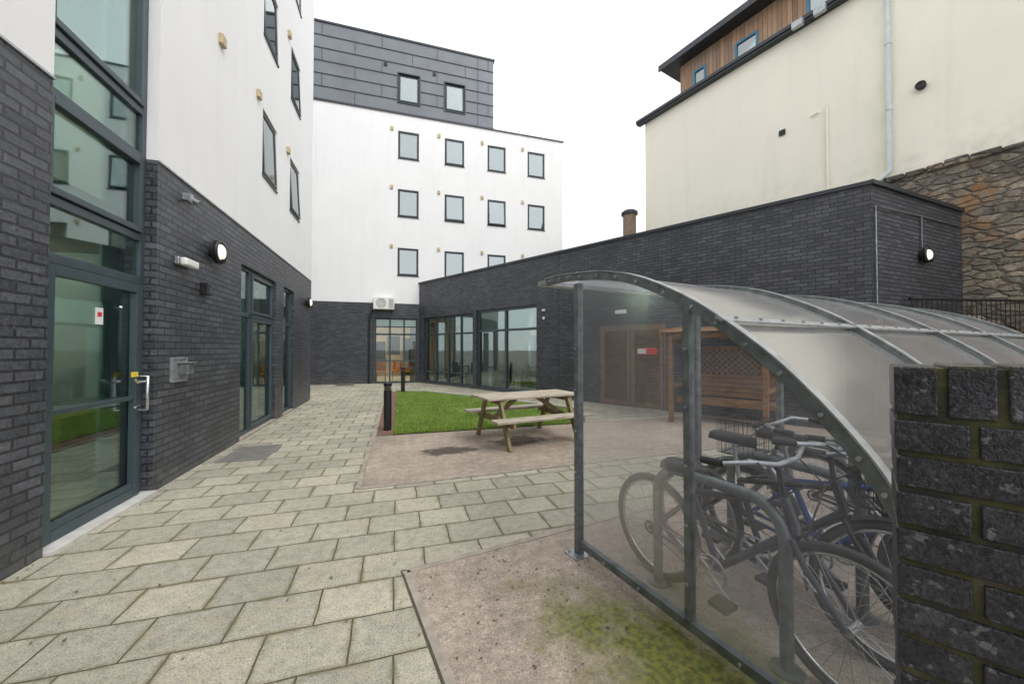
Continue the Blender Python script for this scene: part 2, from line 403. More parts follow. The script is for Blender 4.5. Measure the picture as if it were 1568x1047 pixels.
polysheet('table_hardstanding',m_conc2,[(-.36,4.4),(9,4.75),(9,6.88),(-.36,6.88)],.004)
mb=MB(); mb.bar((-.39,4.37,0),(9,4.72,0),.05,.022); mb.bar((-.39,4.37,0),(-.36,13.8,0),.05,.03); mb.obj('hardstanding_edging',m_edge)
polysheet('gravel_strip',simple('red_gravel',(.17,.10,.075),.95,0,.45,25,.8),[(-.335,6.9),(-.05,6.9),(.0,13.9),(-.335,13.9)],.008)
R=Matrix(((1,0,0,0),(0,0,1,0),(0,1,0,0),(0,0,0,1)))
lawn=[(-.05,6.9),(3.4,6.9),(4.35,8.3),(2.8,10.8),(.95,13.4),(0,13.9)]
gm=NT('lawn_soil',.9); gm.col(gm.ramp(gm.noise(3,6),[(.3,(.09,.15,.025)),(.7,(.15,.22,.04))]))
lawn_e=grp('lawn',(1.5,10,0))
polysheet('lawn_turf',gm.m,lawn,.02,lawn_e)
gb=NT('grass_blades',.7); gb.col(gb.ramp(gb.noise(1.6,7,.7),[(.3,(.12,.20,.025)),(.5,(.20,.30,.04)),(.7,(.33,.40,.085))]))
def inside(x,y,P):
    c=False;j=len(P)-1
    for i in range(len(P)):
        if (P[i][1]>y)!=(P[j][1]>y) and x<(P[j][0]-P[i][0])*(y-P[i][1])/(P[j][1]-P[i][1])+P[i][0]: c=not c
        j=i
    return c
vs=[];fs=[]
for i in range(60000):
    x=random.uniform(-.1,4.4); y=6.88+7.1*random.random()**1.3
    if not inside(x,y,lawn): continue
    a=random.random()*6.28; h=random.uniform(.02,.055)*(1.5 if y<7 else 1); ww=random.uniform(.004,.008); k=len(vs)
    dx,dy=math.cos(a)*ww,math.sin(a)*ww; lxx,lyy=random.uniform(-.02,.02),random.uniform(-.03,.02)
    vs+=[(x-dx,y-dy,.015),(x+dx,y+dy,.015),(x+lxx,y+lyy,.015+h)]; fs.append((k,k+1,k+2))
g=MB(); g.add(vs,fs); g.obj('grass',gb.m,lawn_e)
mb=MB()
for (a,b) in zip(lawn[2:5],lawn[3:6]): mb.bar((a[0],a[1],.02),(b[0],b[1],.02),.09,.08)
mb.obj('lawn_kerb',simple('kerb_concrete',(.45,.43,.38),.85,0,.15,9,.3))
vs=[];fs=[]
for i in range(420):
    q=random.random()
    if q<.4: x=-2.42+abs(random.gauss(0,.06)); y=random.uniform(1.5,12.3)
    elif q<.7: x,y=random.uniform(-2,1),random.uniform(1,6)
    else:
        p=P(o2,random.uniform(0,1.2),random.uniform(0,1.8)); x,y=p
    s_=random.uniform(.003,.008); a=random.random()*6.28; k=len(vs)
    for j in range(4):
        r_=s_*(1 if j%2 else 1.7); vs.append((x+r_*math.cos(a+j*1.57),y+r_*math.sin(a+j*1.57),.007+random.random()*.006))
    fs.append((k,k+1,k+2,k+3))
g=MB(); g.add(vs,fs); g.obj('leaf_litter',simple('dead_leaf',(.14,.10,.05),.8,0,.5,4))

# ------------------------------------------------------------------ LEFT BUILDING
LB=grp('apartment_building',(-2.44,6,0)); FL=frame(-2.44,0,90)
op_b=[(3.62,4.9,0,3.5),(7.17,9.03,.03,2.9),(9.6,10.45,.03,2.9)]
wall('brick_base',m_brick,LB,FL,-8,12.4,-.02,3.5,op_b)
wins=[]
for z in (4.78,7.45,10.12):
    for x in (8.08,9.98): wins.append((x,x+.86,z,z+1.25))
wall('render_wall',m_white,LB,FL,-8,12.4,3.5,14.5,[(3.62,4.9,3.5,13.5)]+wins,y0=-.004,th=.304)
MB().box(-8,3.62,-.016,.0,3.485,3.503).box(4.9,12.4,-.016,.0,3.485,3.503).obj('render_drip_bead',m_galv,LB,FL)
FE=frame(-2.44,12.4,180)
wall('end_wall_base',m_brick,LB,FE,.3,9,-.02,3.5); wall('end_wall_render',m_white,LB,FE,.3,9,3.5,14.5)
MB().box(-8,12.45,-.05,.4,14.5,14.58).obj('parapet_coping',m_cap,LB,FL)
MB().box(-8,12.1,.3,9,14.3,14.45).obj('roof',m_slate,LB,FL)
mb=MB(); Y0,Y1=.10,.17
mb.box(3.62,3.69,Y0,Y1,0,13.5); mb.box(4.83,4.9,Y0,Y1,0,13.5)
for z0,z1 in ((2.16,2.24),(2.61,2.68),(3.45,3.52),(3.92,3.99),(5.5,5.57),(6.3,6.37),(8.2,8.27),(10.8,10.87),(13.4,13.5)):
    mb.box(3.69,4.83,Y0,Y1,z0,z1)
ring(mb,3.70,4.82,2.69,3.44,.055,.075,.14)
ring(mb,3.70,4.82,4.0,5.49,.055,.075,.14)
mb.obj('screen_frame',m_frame,LB,FL,.004)
MB().box(3.69,4.83,.13,.136,.0,13.4).obj('screen_glass',m_glass,LB,FL)
D=MB(); ring(D,3.70,4.82,.025,2.15,.085,.07,.128); D.box(3.785,4.735,.08,.12,.99,1.03); D.box(3.785,4.735,.08,.12,.11,.16)
D.obj('door_leaf',m_frame,LB,FL,.004)
H=MB(); H.tube([(4.79,.075,.88),(4.79,.0,.88),(4.79,-.0,1.22),(4.79,.075,1.22)],.013,10)
H.tube([(4.79,.06,.93),(4.60,.0,.93)],.009); H.tube([(4.765,.06,1.17),(4.765,.01,1.17),(4.63,.01,1.17),(4.62,.01,1.2)],.012)
for z in (.2,.95,1.95): H.tube([(3.66,.08,z-.05),(3.66,.08,z+.05)],.014)
H.obj('door_handle',m_steel,LB,FL)
MB().box(4.66,4.76,.064,.068,1.22,1.27).obj('door_sticker',m_yel,LB,FL)
MB().box(4.28,4.37,.122,.126,1.72,1.87).obj('door_notice',m_white_pl,LB,FL)
MB().box(4.30,4.35,.119,.1215,1.79,1.83).obj('door_notice_symbol',m_red,LB,FL)
MB().box(3.62,4.9,-.05,.12,.0,.022).obj('door_threshold',simple('pale_stone',(.52,.51,.48),.7),LB,FL)
mb=MB(); ring(mb,7.17,9.03,.03,2.9,.06,.06,.13)
mb.box(7.72,7.79,.06,.13,.09,2.84); mb.box(7.23,8.97,.06,.13,2.05,2.12); ring(mb,7.80,8.97,.1,2.04,.05,.04,.09); ring(mb,7.80,8.97,2.13,2.83,.05,.04,.09)
ring(mb,9.6,10.45,.03,2.9,.06,.06,.13); mb.box(9.66,10.39,.06,.13,2.05,2.12)
mb.obj('ground_floor_window_frames',m_frame,LB,FL,.003)
MB().box(7.2,9.0,.092,.098,.06,2.87).box(9.63,10.42,.092,.098,.06,2.87).obj('ground_floor_glass',m_glass,LB,FL)
MB().box(7.15,9.05,-.03,.06,.0,.035).box(9.58,10.47,-.03,.06,0,.035).obj('window_sills',m_edge,LB,FL)
I=MB(); I.box(2,11.5,2.4,2.5,0,13.6); I.box(3.0,3.1,.3,2.4,0,13.6); I.box(6.2,6.3,.3,2.4,0,13.6); I.box(11.4,11.5,.3,2.4,0,13.6)
I.obj('interior_walls',m_intw,LB,FL)
MB().box(2,11.5,.3,2.4,-.01,.012).box(3.1,6.2,.32,2.4,2.72,2.95).box(3.1,6.2,.32,2.4,5.3,5.6).box(3.1,6.2,.32,2.4,8,8.3).box(6.3,11.4,.31,2.4,3.0,3.2).obj('interior_floors',m_intf,LB,FL)
C=MB()
for x0,x1,yy in ((3.75,3.98,.5),(4.9,5.3,.45),(7.3,7.7,.42),(8.5,8.95,.42),(9.65,9.9,.42)):
    n=10
    for k in range(n):
        xa=x0+(x1-x0)*k/n; xb=x0+(x1-x0)*(k+1)/n; a=.04*(k%2); b=.04*((k+1)%2)
        C.add([(xa,yy+a,.05),(xb,yy+b,.05),(xb,yy+b,2.6),(xa,yy+a,2.6)],[(0,1,2,3)])
        C.add([(xa,yy+a,2.97),(xb,yy+b,2.97),(xb,yy+b,5.2),(xa,yy+a,5.2)],[(0,1,2,3)])
C.obj('curtains',m_curt,LB,FL)
MB().box(5.0,5.9,1.7,1.75,.05,2.05).box(5.3,6.1,1.0,1.5,0,.75).box(7.6,9.0,1.6,2.2,0,.75).obj('interior_furniture',m_pine,LB,FL)
MB().box(3.5,5.9,1.6,1.75,2.66,2.7).box(3.5,5.9,1.6,1.75,5.24,5.28).box(6.5,8.8,1.2,1.35,2.93,2.98).obj('added_ceiling_light',m_tube,LB,FL)  # glowing strips added to brighten the rooms behind the glazing
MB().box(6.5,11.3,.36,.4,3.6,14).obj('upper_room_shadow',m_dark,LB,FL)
for i,(a,b,c,d) in enumerate(wins):
    mb=MB(); ring(mb,a,b,c,d,.05,.06,.14); mb.box(a-.02,b+.02,-.03,.06,c-.03,c)
    ang=[2.5,3.5,2,3,2,2][i]
    Ms=Matrix.Translation((0,.03,d-.04))@Matrix.Rotation(rad(-ang),4,'X')@Matrix.Translation((0,-.03,-(d-.04)))
    ring(mb,a+.03,b-.03,c+.03,d-.03,.055,.02,.07,Ms)
    mb.obj('window_frame_%d'%i,m_frame2,LB,FL)
    MB().box(a+.08,b-.08,.035,.041,c+.08,d-.08,Ms).obj('window_pane_%d'%i,m_glassr,LB,FL)
    MB().box(a+.06,b-.06,.16,.165,c+(.5 if i%2 else .1),d-.02).obj('blind_%d'%i,m_blind,LB,FL)
V=MB(); 
for x,z in ((6.3,5.9),(7.8,6.1),(9.72,6.05),(6.3,8.6),(7.8,8.75),(9.72,8.75),(9.72,11.4),(7.8,11.4)): V.box(x-.07,x+.07,-.06,-.004,z-.07,z+.07)
V.obj('wall_vents',m_cream_pl,LB,FL,.01)

def bulkhead(name,F,x,z,r=.16,up=0):
    e=grp(name,(F@Vector((x,0,z))))
    a=MB(); a.tube([(x,0,z),(x,-.05,z)],r*.55,20); a.tube([(x,-.05,z),(x,-.10,z)],r,24); a.torus((x,-.10,z),(0,1,0),r*.88,.026,28,8)
    a.obj('housing',m_black,e,F)
    MB().dome((x,-.105,z),(0,-1,0),r*.68,.5).obj('lens',m_lamp,e,F)
    a=MB(); a.box(x-.012,x+.012,-.17,-.10,z-r*.9,z-r*.6); a.tube([(x-r*.7,-.115,z),(x+r*.7,-.115,z)],.004,6); a.obj('guard',m_black,e,F)
bulkhead('bulkhead_light',FL,6.13,2.83)
bulkhead('bulkhead_light',FL,11.75,2.79,.15)
e=grp('emergency_light',(FL@Vector((5.37,0,2.51)))); MB().box(5.22,5.54,-.05,0,2.47,2.56).obj('base',m_galv,e,FL,.01); MB().box(5.23,5.53,-.12,-.05,2.465,2.555).obj('diffuser',m_white_pl,e,FL,.02)
e=grp('security_camera',(FL@Vector((5.41,0,3.28)))); a=MB(); a.box(5.38,5.46,-.08,0,3.27,3.35); a.dome((5.42,-.07,3.27),(0,0,-1),.05,.9); a.tube([(5.42,-.04,3.3),(5.40,-.16,3.24)],.03,12); a.obj('housing',m_galv,e,FL)
e=grp('card_reader_box',(FL@Vector((5.88,0,2.28)))); MB().box(5.82,5.94,-.09,0,2.2,2.36).obj('case',m_black,e,FL,.01); MB().box(5.84,5.92,-.096,-.09,2.22,2.30).obj('panel',m_frame,e,FL)
e=grp('letter_box',(FL@Vector((5.33,0,1.26)))); a=MB(); ring(a,5.17,5.49,1.12,1.4,.02,-.03,0); a.box(5.19,5.47,-.012,-.002,1.14,1.38); a.obj('plate',m_galv,e,FL,.003)
a=MB(); a.box(5.33,5.46,-.11,-.012,1.2,1.33); a.obj('speaker_box',m_galvd,e,FL,.01); MB().box(5.31,5.48,-.13,-.0125,1.335,1.345).obj('hood',m_galv,e,FL)
e=grp('door_mat_grate',(-1.98,6.3,.0)); a=MB(); ring(a,-2.28,-1.70,5.9,6.72,.025,.001,.014,R)
for k in range(20): a.box(-2.255,-1.725,5.93+k*.04,5.952+k*.04,.002,.012)
a.obj('grille',simple('worn_grating',(.25,.24,.22),.6,.2,.2),e); polysheet('pit',m_gap,[(-2.27,5.91),(-1.71,5.91),(-1.71,6.71),(-2.27,6.71)],.0015,e)

# ------------------------------------------------------------------ BACK BUILDING
BB=grp('rendered_block_building',(2,17.4,0)); FB=frame(0,17.4,0)
wall('brick_base',m_brick,BB,FB,-10,.95,-.02,3.5,[(-.93,.86,0,2.85)])
bw=[(x,x+.9,z,z+1.23) for z in (4.75,7.37,9.98) for x in (0,2.06,4.08,6.1)]
wall('render_wall',m_white,BB,FB,-10,7.98,3.5,11.95,bw,y0=-.004,th=.304)
cw=[(0,.9,12.5,13.78),(2.06,2.96,12.5,13.78)]
wall('zinc_wall',m_clad,BB,FB,-10,4.36,12.02,15.3,cw,y0=-.02,th=.3)
wall('side_wall',m_white,BB,frame(7.98,17.704,90),0,9,0,11.95)
wall('zinc_side_wall',m_clad,BB,frame(4.36,17.69,90),0,9,11.95,15.3)
MB().box(-10,4.42,-.06,.3,15.3,15.38).box(4.37,8.03,-.05,.3,11.95,12.0).box(-10,4.38,-.05,.0,11.95,12.03).obj('parapet_coping',m_cap,BB,FB)
MB().box(-10,4.3,.3,9,15.1,15.2).box(4.36,7.9,.3,9,11.6,11.8).obj('roof',m_slate,BB,FB)
s=MB(); zs=[12.03+.545*k for k in range(1,6)]
def hseam(z,x0,x1):
    segs=[(x0,x1)]
    for a,b,c,d in cw:
        if c-.06<z<d+.06:
            segs=[q for p in segs for q in ((p[0],min(p[1],a-.07)),(max(p[0],b+.07),p[1])) if q[1]-q[0]>.01]
    for a,b in segs: s.box(a,b,-.045,-.0205,z-.012,z+.012)
for z in zs: hseam(z,-10,4.36)
for r in range(6):
    z0=12.04+.545*r; z1=min(z0+.52,15.29)
    xs=[-9+2.4*k+(1.1 if r%2 else 0) for k in range(7)]+[3.6]
    for x in xs:
        if x<4.3 and not any(a-.08<x<b+.08 and c-.5<z0<d for a,b,c,d in cw): s.box(x-.009,x+.009,-.036,-.0205,z0,z1)
s.obj('cladding_seams',m_seam,BB,FB)
MB().box(-.62,-.48,-.06,-.02,14.0,14.14).box(1.5,1.64,-.06,-.02,14.0,14.14).obj('cladding_vents',m_black,BB,FB)
for i,(a,b,c,d) in enumerate(bw+cw):
    off=-.03 if c>12 else 0
    mb=MB(); ring(mb,a,b,c,d,.05,.05+off,.13); 
    if c>12: ring(mb,a-.05,b+.05,c-.05,d+.05,.05,-.055,.05)
    ang=random.choice([0,0,3,5,0]); 
    Ms=Matrix.Translation((0,.05,d-.04))@Matrix.Rotation(rad(-ang),4,'X')@Matrix.Translation((0,-.05,-(d-.04)))
    ring(mb,a+.04,b-.04,c+.04,d-.04,.05,.02,.06,Ms); mb.box(a-.02,b+.02,-.035,.05,c-.03,c)
    mb.obj('window_frame_%d'%i,m_frame2,BB,FB)
    MB().box(a+.08,b-.08,.035,.041,c+.08,d-.08,Ms).obj('window_pane_%d'%i,m_glassr,BB,FB)
    f=[.0,.1,.0,.35,.15,.0,.55,1.0,.3,.0,.1,.0,.0,.0][i]
    if f<1: MB().box(a+.05,b-.05,.17,.175,c+f*1.2,d-.04).obj('blind_%d'%i,m_blind,BB,FB)
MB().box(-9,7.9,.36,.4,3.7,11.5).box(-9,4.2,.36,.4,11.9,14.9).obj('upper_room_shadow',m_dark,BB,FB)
V=MB()
for z in (4.75,7.37,9.98):
    for x in (0,2.06,4.08,6.1): V.box(x-.32,x-.2,-.06,-.004,z+1.2,z+1.36)
V.obj('wall_vents',m_cream_pl,BB,FB,.01)
mb=MB(); ring(mb,-.93,.86,.0,2.85,.06,.12,.2)
for x in (-.3,.3): mb.box(x-.035,x+.035,.12,.2,.06,2.79)
mb.box(-.87,.8,.12,.2,2.1,2.18); mb.box(-.87,.8,.12,.2,2.45,2.5); mb.box(-.87,.8,.13,.19,.95,1.0)
mb.obj('entrance_frame',m_frame,BB,FB)
MB().box(-.9,.83,.155,.161,.03,2.82).obj('entrance_glass',m_glassc,BB,FB)
MB().box(-.9,.83,.24,.25,2.5,2.8).obj('entrance_blind',m_palegreen,BB,FB)
m_warm=simple('warm_interior_wall',(.34,.24,.15),.8,0,.4,.8)
MB().box(-2.2,2.2,4.5,4.6,0,3.4).box(-2.2,-2.1,.3,4.5,0,3.4).box(2.6,2.7,.8,4.5,0,3.4).obj('interior_walls',m_warm,BB,FB)
MB().box(-2.1,2.6,.3,4.5,-.01,.012).obj('interior_floor',m_intf,BB,FB); MB().box(-2.1,2.6,.3,4.5,3.0,3.1).obj('interior_ceiling',m_intw,BB,FB)
MB().box(-1.2,-.9,.8,3.6,2.92,2.98).box(.3,.6,.8,3.6,2.92,2.98).obj('added_ceiling_light',m_tube,BB,FB)
a=MB()
for x,y in ((-.7,.9),(.0,1.3),(.5,.8)):
    a.box(x-.22,x+.22,y-.22,y+.22,.42,.48); a.box(x-.22,x+.22,y+.2,y+.25,.48,.9)
a.obj('entrance_chairs',m_orange,BB,FB)
a=MB()
for x,y in ((-.7,.9),(.0,1.3),(.5,.8)):
    for sx in (-.2,.2):
        for sy in (-.2,.2): a.tube([(x+sx,y+sy,0),(x+sx*.9,y+sy*.9,.43)],.014,6)
a.box(-2.05,-.6,4.44,4.49,.9,1.9); a.box(.3,.9,4.4,4.49,0,2.1); a.box(-.5,.15,4.4,4.49,1.2,2.2)
a.obj('chair_legs',m_black,BB,FB)
e=grp('air_conditioning_unit',(-.55,17.2,3.45)); a=MB(); a.box(-.98,-.12,-.36,-.06,3.2,3.72); a.obj('casing',m_white_pl,e,FB,.02)
a=MB(); 
for r in (.05,.1,.15,.19): a.torus((-.66,-.365,3.46),(0,1,0),r,.006,24,5)
for k in range(9): a.box(-.35,-.16,-.365,-.36,3.26+k*.045,3.275+k*.045)
a.box(-.9,-.86,-.34,0,3.1,3.2); a.box(-.24,-.2,-.34,0,3.1,3.2); a.obj('grille',m_black,e,FB)
MB().tube([(-1.15,17.35,.0),(-1.15,17.35,2.9),(-1.0,17.35,3.2)],.035,10).obj('rainwater_pipe',m_black)
e=grp('drain_grate',(-2,17,0)); a=MB(); 
for k in range(12): a.box(-2.4+k*.06,-2.36+k*.06,16.7,17.1,.001,.012)
a.obj('grille',m_black,e)

# ------------------------------------------------------------------ LOW BUILDING
LO=grp('single_storey_brick_building',(6,8,0)); FW=frame(4.27,11.29,-61.4)
g1=(-6.6,-3.2,.06,2.86); g2=(-3.0,0,.06,2.92); dr=(2.28,4.12,0,2.12)
wall('brick_wall',m_brick,LO,FW,-7.72,7.75,-.02,4.4,[g1,g2,dr])
FN=frame(7.98,4.48,6.2)
wall('brick_end_wall',m_brick,LO,FN,.003,3.62,-.02,4.4)
MB().box(-7.7,7.8,-.04,.33,4.4,4.47).obj('coping',m_cap,LO,FW); MB().box(-.03,3.65,-.05,.33,4.402,4.475).obj('end_coping',m_cap,LO,FN)
polysheet('roof',m_slate,[(1.0,18),(8.1,4.8),(11.4,5.1),(9.4,12.9),(9,17),(4,20)],4.25,LO)
MB().box(.84,.87,-.004,.0,0,4.4).obj('movement_joint',m_seam,LO,FW)
mb=MB(); ring(mb,*g1,.07,.1,.18)
for x in (-5.75,-4.9,-4.05): mb.box(x-.035,x+.035,.1,.18,.13,2.79)
mb.box(-6.53,-3.27,.1,.18,2.08,2.15); mb.box(-6.53,-3.27,.1,.18,.5,.55)
ring(mb,*g2,.08,.07,.17); mb.box(-1.55,-1.46,.07,.17,.14,2.84); mb.box(-2.92,-.08,.07,.17,2.12,2.2)
mb.obj('glazing_frames',m_frame,LO,FW,.004)
MB().box(g1[0]+.03,g1[1]-.03,.14,.146,.09,2.83).box(g2[0]+.03,g2[1]-.03,.12,.126,.09,2.88).obj('glazing',m_glassc,LO,FW)
MB().box(-2.95,-.05,.22,.225,2.16,2.9).obj('upper_pane_sheet',m_palegreen,LO,FW)  # pale green sheet set behind the upper panes
MB().box(-2.9,-2.6,.26,.27,.1,2.1).obj('curtain',m_palegreen,LO,FW)
MB().box(-6.4,1,4.0,4.1,0,3.1).box(1,1.1,.3,4,0,3.1).obj('interior_walls',m_warm,LO,FW)
MB().box(-6.3,1,.3,4,-.01,.012).obj('interior_floor',m_intf,LO,FW); MB().box(-6.3,1,.3,4,3.0,3.1).obj('interior_ceiling',m_intw,LO,FW)
MB().box(-5,-3,2.2,2.35,2.95,2.99).box(-2.4,-.6,2.2,2.35,2.95,2.99).obj('added_ceiling_light',m_tube,LO,FW)  # added emitters that lift the dark room behind the glass
F_=MB()
for x,y in ((-5.6,1.2),(-4.2,1.5),(-2.3,1.2),(-.9,1.4)):
    F_.box(x-.4,x+.4,y-.3,y+.3,.72,.75)
    for a in (-.35,.35):
        for b in (-.25,.25): F_.box(x+a-.02,x+a+.02,y+b-.02,y+b+.02,0,.72)
    for sx in (-.75,.6): F_.box(x+sx,x+sx+.4,y-.2,y+.2,.42,.46); F_.box(x+sx,x+sx+.4,y+.18,y+.22,.46,.9); F_.box(x+sx+.02,x+sx+.06,y-.18,y+.2,0,.42); F_.box(x+sx+.34,x+sx+.38,y-.18,y+.2,0,.42)
F_.box(-3.6,-2.7,3.7,3.95,0,2.1); F_.box(-1.9,-.4,3.7,3.95,.9,1.8); F_.box(.2,.6,3.4,3.9,0,1.6)
F_.obj('tables_and_chairs',m_dark,LO,FW)
a=MB()
for cx,cy in ((-4.6,.5),(-3.6,.5)):
    for k in range(60):
        t=random.random()*6.28; z=.3+random.random()*.75; r_=random.uniform(.05,.28); l=Vector((math.cos(t),math.sin(t)*.7,random.uniform(-.2,.6)))
        p=Vector((cx+r_*.4*l.x,cy+r_*.3*l.y,z)); q=p+l*.22; sd_=Vector((-l.y,l.x,0)).normalized()*.035
        a.add([p,(p+q)/2+sd_,q,(p+q)/2-sd_],[(0,1,2,3)])
a.obj('pot_plants',m_plant,LO,FW)
MB().tube([(-4.6,.5,.0),(-4.6,.5,.35)],.13,16,r1=.16).tube([(-3.6,.5,.0),(-3.6,.5,.35)],.13,16,r1=.16).obj('plant_pots',m_orange,LO,FW)
mb=MB(); ring(mb,dr[0],dr[1],0,2.12,.07,.02,.1); mb.box(3.17,3.23,.02,.1,.07,2.05); ring(mb,2.36,3.165,.05,2.05,.07,.0,.06); ring(mb,3.235,4.04,.05,2.05,.07,.0,.06)
for lx0,lx1 in ((2.43,3.095),(3.305,3.97)):
    for k in range(32):
        z=.14+k*.058; M_=Matrix.Translation((0,.03,z))@Matrix.Rotation(rad(35),4,'X'); mb.box(lx0,lx1,-.03,.03,-.006,.006,M_)
mb.obj('louvred_doors',m_woodred,LO,FW)
MB().box(2.4,4.0,.1,.12,.05,2.05).obj('door_backing',m_woodred,LO,FW)
MB().box(3.38,3.9,-.006,-.002,1.36,1.52).obj('door_sign',m_red,LO,FW); MB().box(3.4,3.62,-.009,-.0065,1.38,1.50).obj('door_sign_text',m_white_pl,LO,FW)
e=grp('wall_light',(FW@Vector((2.9,0,2.5)))); MB().box(2.8,3.1,-.1,0,2.42,2.52).obj('body',m_white_pl,e,FW,.02); MB().box(2.83,3.07,-.06,0,2.52,2.55).obj('bracket',m_galvd,e,FW)
e=grp('floodlight',(FW@Vector((.3,0,2.7)))); a=MB(); a.box(.25,.35,-.06,0,2.68,2.74); a.box(.27,.33,-.05,0,2.42,2.5); a.obj('body',m_white_pl,e,FW,.01)
e=grp('security_camera',(FW@Vector((-7.2,0,3.1)))); a=MB(); a.box(-7.24,-7.14,-.1,0,3.08,3.16); a.tube([(-7.2,-.05,3.1),(-7.3,-.35,2.98)],.05,12); a.obj('housing',m_white_pl,e,FW)
bulkhead('bulkhead_light',FN,1.76,3.3,.15)
MB().tube([(.08,-.03,.2),(.08,-.03,4.02),(1.7,-.03,4.06),(3.4,-.03,4.08)],.014,8).tube([(1.72,-.03,4.05),(1.72,-.03,3.45)],.014,8).obj('conduit',m_galvd,LO,FN)
RW=grp('ramp_railing',(10,4.2,0)); FR=frame(9.0,4.40,-10.2)
wall('ramp_wall',m_brick,RW,FR,0,2.9,-.02,1.35,th=.2)
a=MB(); a.tube([(0,.1,2.42),(2.9,.1,2.42)],.022); a.tube([(0,.1,1.5),(2.9,.1,1.5)],.016)
for k in range(27): a.tube([(.05+k*.108,.1,1.35),(.05+k*.108,.1,2.42)],.008,6)
a.obj('rails',m_black,RW,FR)

# ------------------------------------------------------------------ CREAM BUILDING
CB=grp('cream_rendered_building',(11,9,0)); FC=frame(12.046,3.23,-75)
wall('cream_wall',m_cream,CB,FC,-9.9,12,5.3,10.5,th=.4)
wall('stone_base',m_stone,CB,FC,-9.9,12,-.02,5.54,th=.5,y0=-.10)
wall('end_wall',m_cream,CB,frame(*(FC@Vector((-9.9,8,0))).xy,-165),0,7.6,0,10.5)
a=MB(); x=-4.5
while x<12:
    L=random.uniform(.2,.5); h=random.random()*.08; a.box(x,x+L-.015,-.13-random.random()*.03,-.0,5.46,5.55+h); x+=L
a.obj('stone_wall_head',m_stone,CB,FC,.03)
a=MB(); a.box(-10.15,12,-.22,.0,10.5,10.56); a.box(-10.15,12,-.26,-.14,10.56,10.66); a.add([(-10.15,-.14,10.6),(12,-.14,10.6),(12,1.05,11.1),(-10.15,1.05,11.1)],[(0,1,2,3)]); a.obj('eaves_gutter',m_cap,CB,FC)
FT=FC@Matrix.Translation((0,1.0,0))
tw=[(-8.45,-7.95,11.45,12.1),(-6.9,-6.15,11.35,12.1),(-4.8,-4.0,11.3,12.15),(-2.5,-1.5,11.3,12.15)]
wall('timber_attic',m_timber,CB,FT,-9.0,12,10.6,12.65,tw)
wall('timber_attic_side',m_timber,CB,FT@Matrix.Translation((-9.0,6.3,0))@Matrix.Rotation(rad(-90),4,'Z'),0,6.0,10.6,12.65)
a=MB(); a.box(-9.55,12,-.5,6.5,12.65,12.78); a.box(-9.6,12,-.56,-.5,12.62,12.84); a.obj('attic_roof',m_cap,CB,FT)
m_bluef=simple('blue_window_frame',(.04,.2,.32),.4)
a=MB(); gl=MB()
for q in tw: ring(a,*q,.07,-.03,.08); gl.box(q[0]+.05,q[1]-.05,.02,.03,q[2]+.05,q[3]-.05)
a.obj('attic_window_frames',m_bluef,CB,FT); gl.obj('attic_window_glass',m_glassr,CB,FT)
MB().box(-8.8,11,.33,.36,11,12.6).obj('attic_blinds',m_blind,CB,FT)
MB().tube([(-2.8,-.09,10.5),(-2.8,-.09,5.75),(-2.95,-.12,5.58),(-3.6,-.2,5.5)],.05,12).tube([(-2.8,-.09,8.8),(-2.8,-.09,8.9)],.065,12).tube([(-2.8,-.09,7.2),(-2.8,-.09,7.3)],.065,12).obj('rainwater_pipe',m_pipe,CB,FC)
MB().tube([(-4.02,-.04,8.06),(-4.02,-.04,5.3)],.03,8).tube([(-4.38,-.04,7.9),(-4.2,-.04,7.93)],.02,8).obj('conduit',m_cream,CB,FC)
MB().tube([(-2.28,0,7.5),(-2.28,-.1,7.5)],.085,20).torus((-2.28,-.1,7.5),(0,1,0),.075,.018,20,6).box(-5.15,-5.0,-.05,0,7.72,7.87).obj('wall_vents',m_black,CB,FC)
a=MB()
for x in (-4.5,-4.0): a.box(x-.02,x+.02,-.4,-.26,10.44,10.5); a.box(x-.13,x+.13,-.5,-.38,10.3,10.48,)
a.obj('floodlights',m_galv,CB,FC,.01)
tr=grp('stone_turret',(9.05,13.25,0)); MB().tube([(9.05,13.25,0),(9.05,13.25,6.95)],.26,24).obj('shaft',simple('brown_render',(.24,.18,.13),.9,0,.2,4),tr); MB().tube([(9.05,13.25,6.95),(9.05,13.25,7.05)],.33,24).dome((9.05,13.25,7.05),(0,0,1),.3,.4).obj('cap',m_cap,tr)

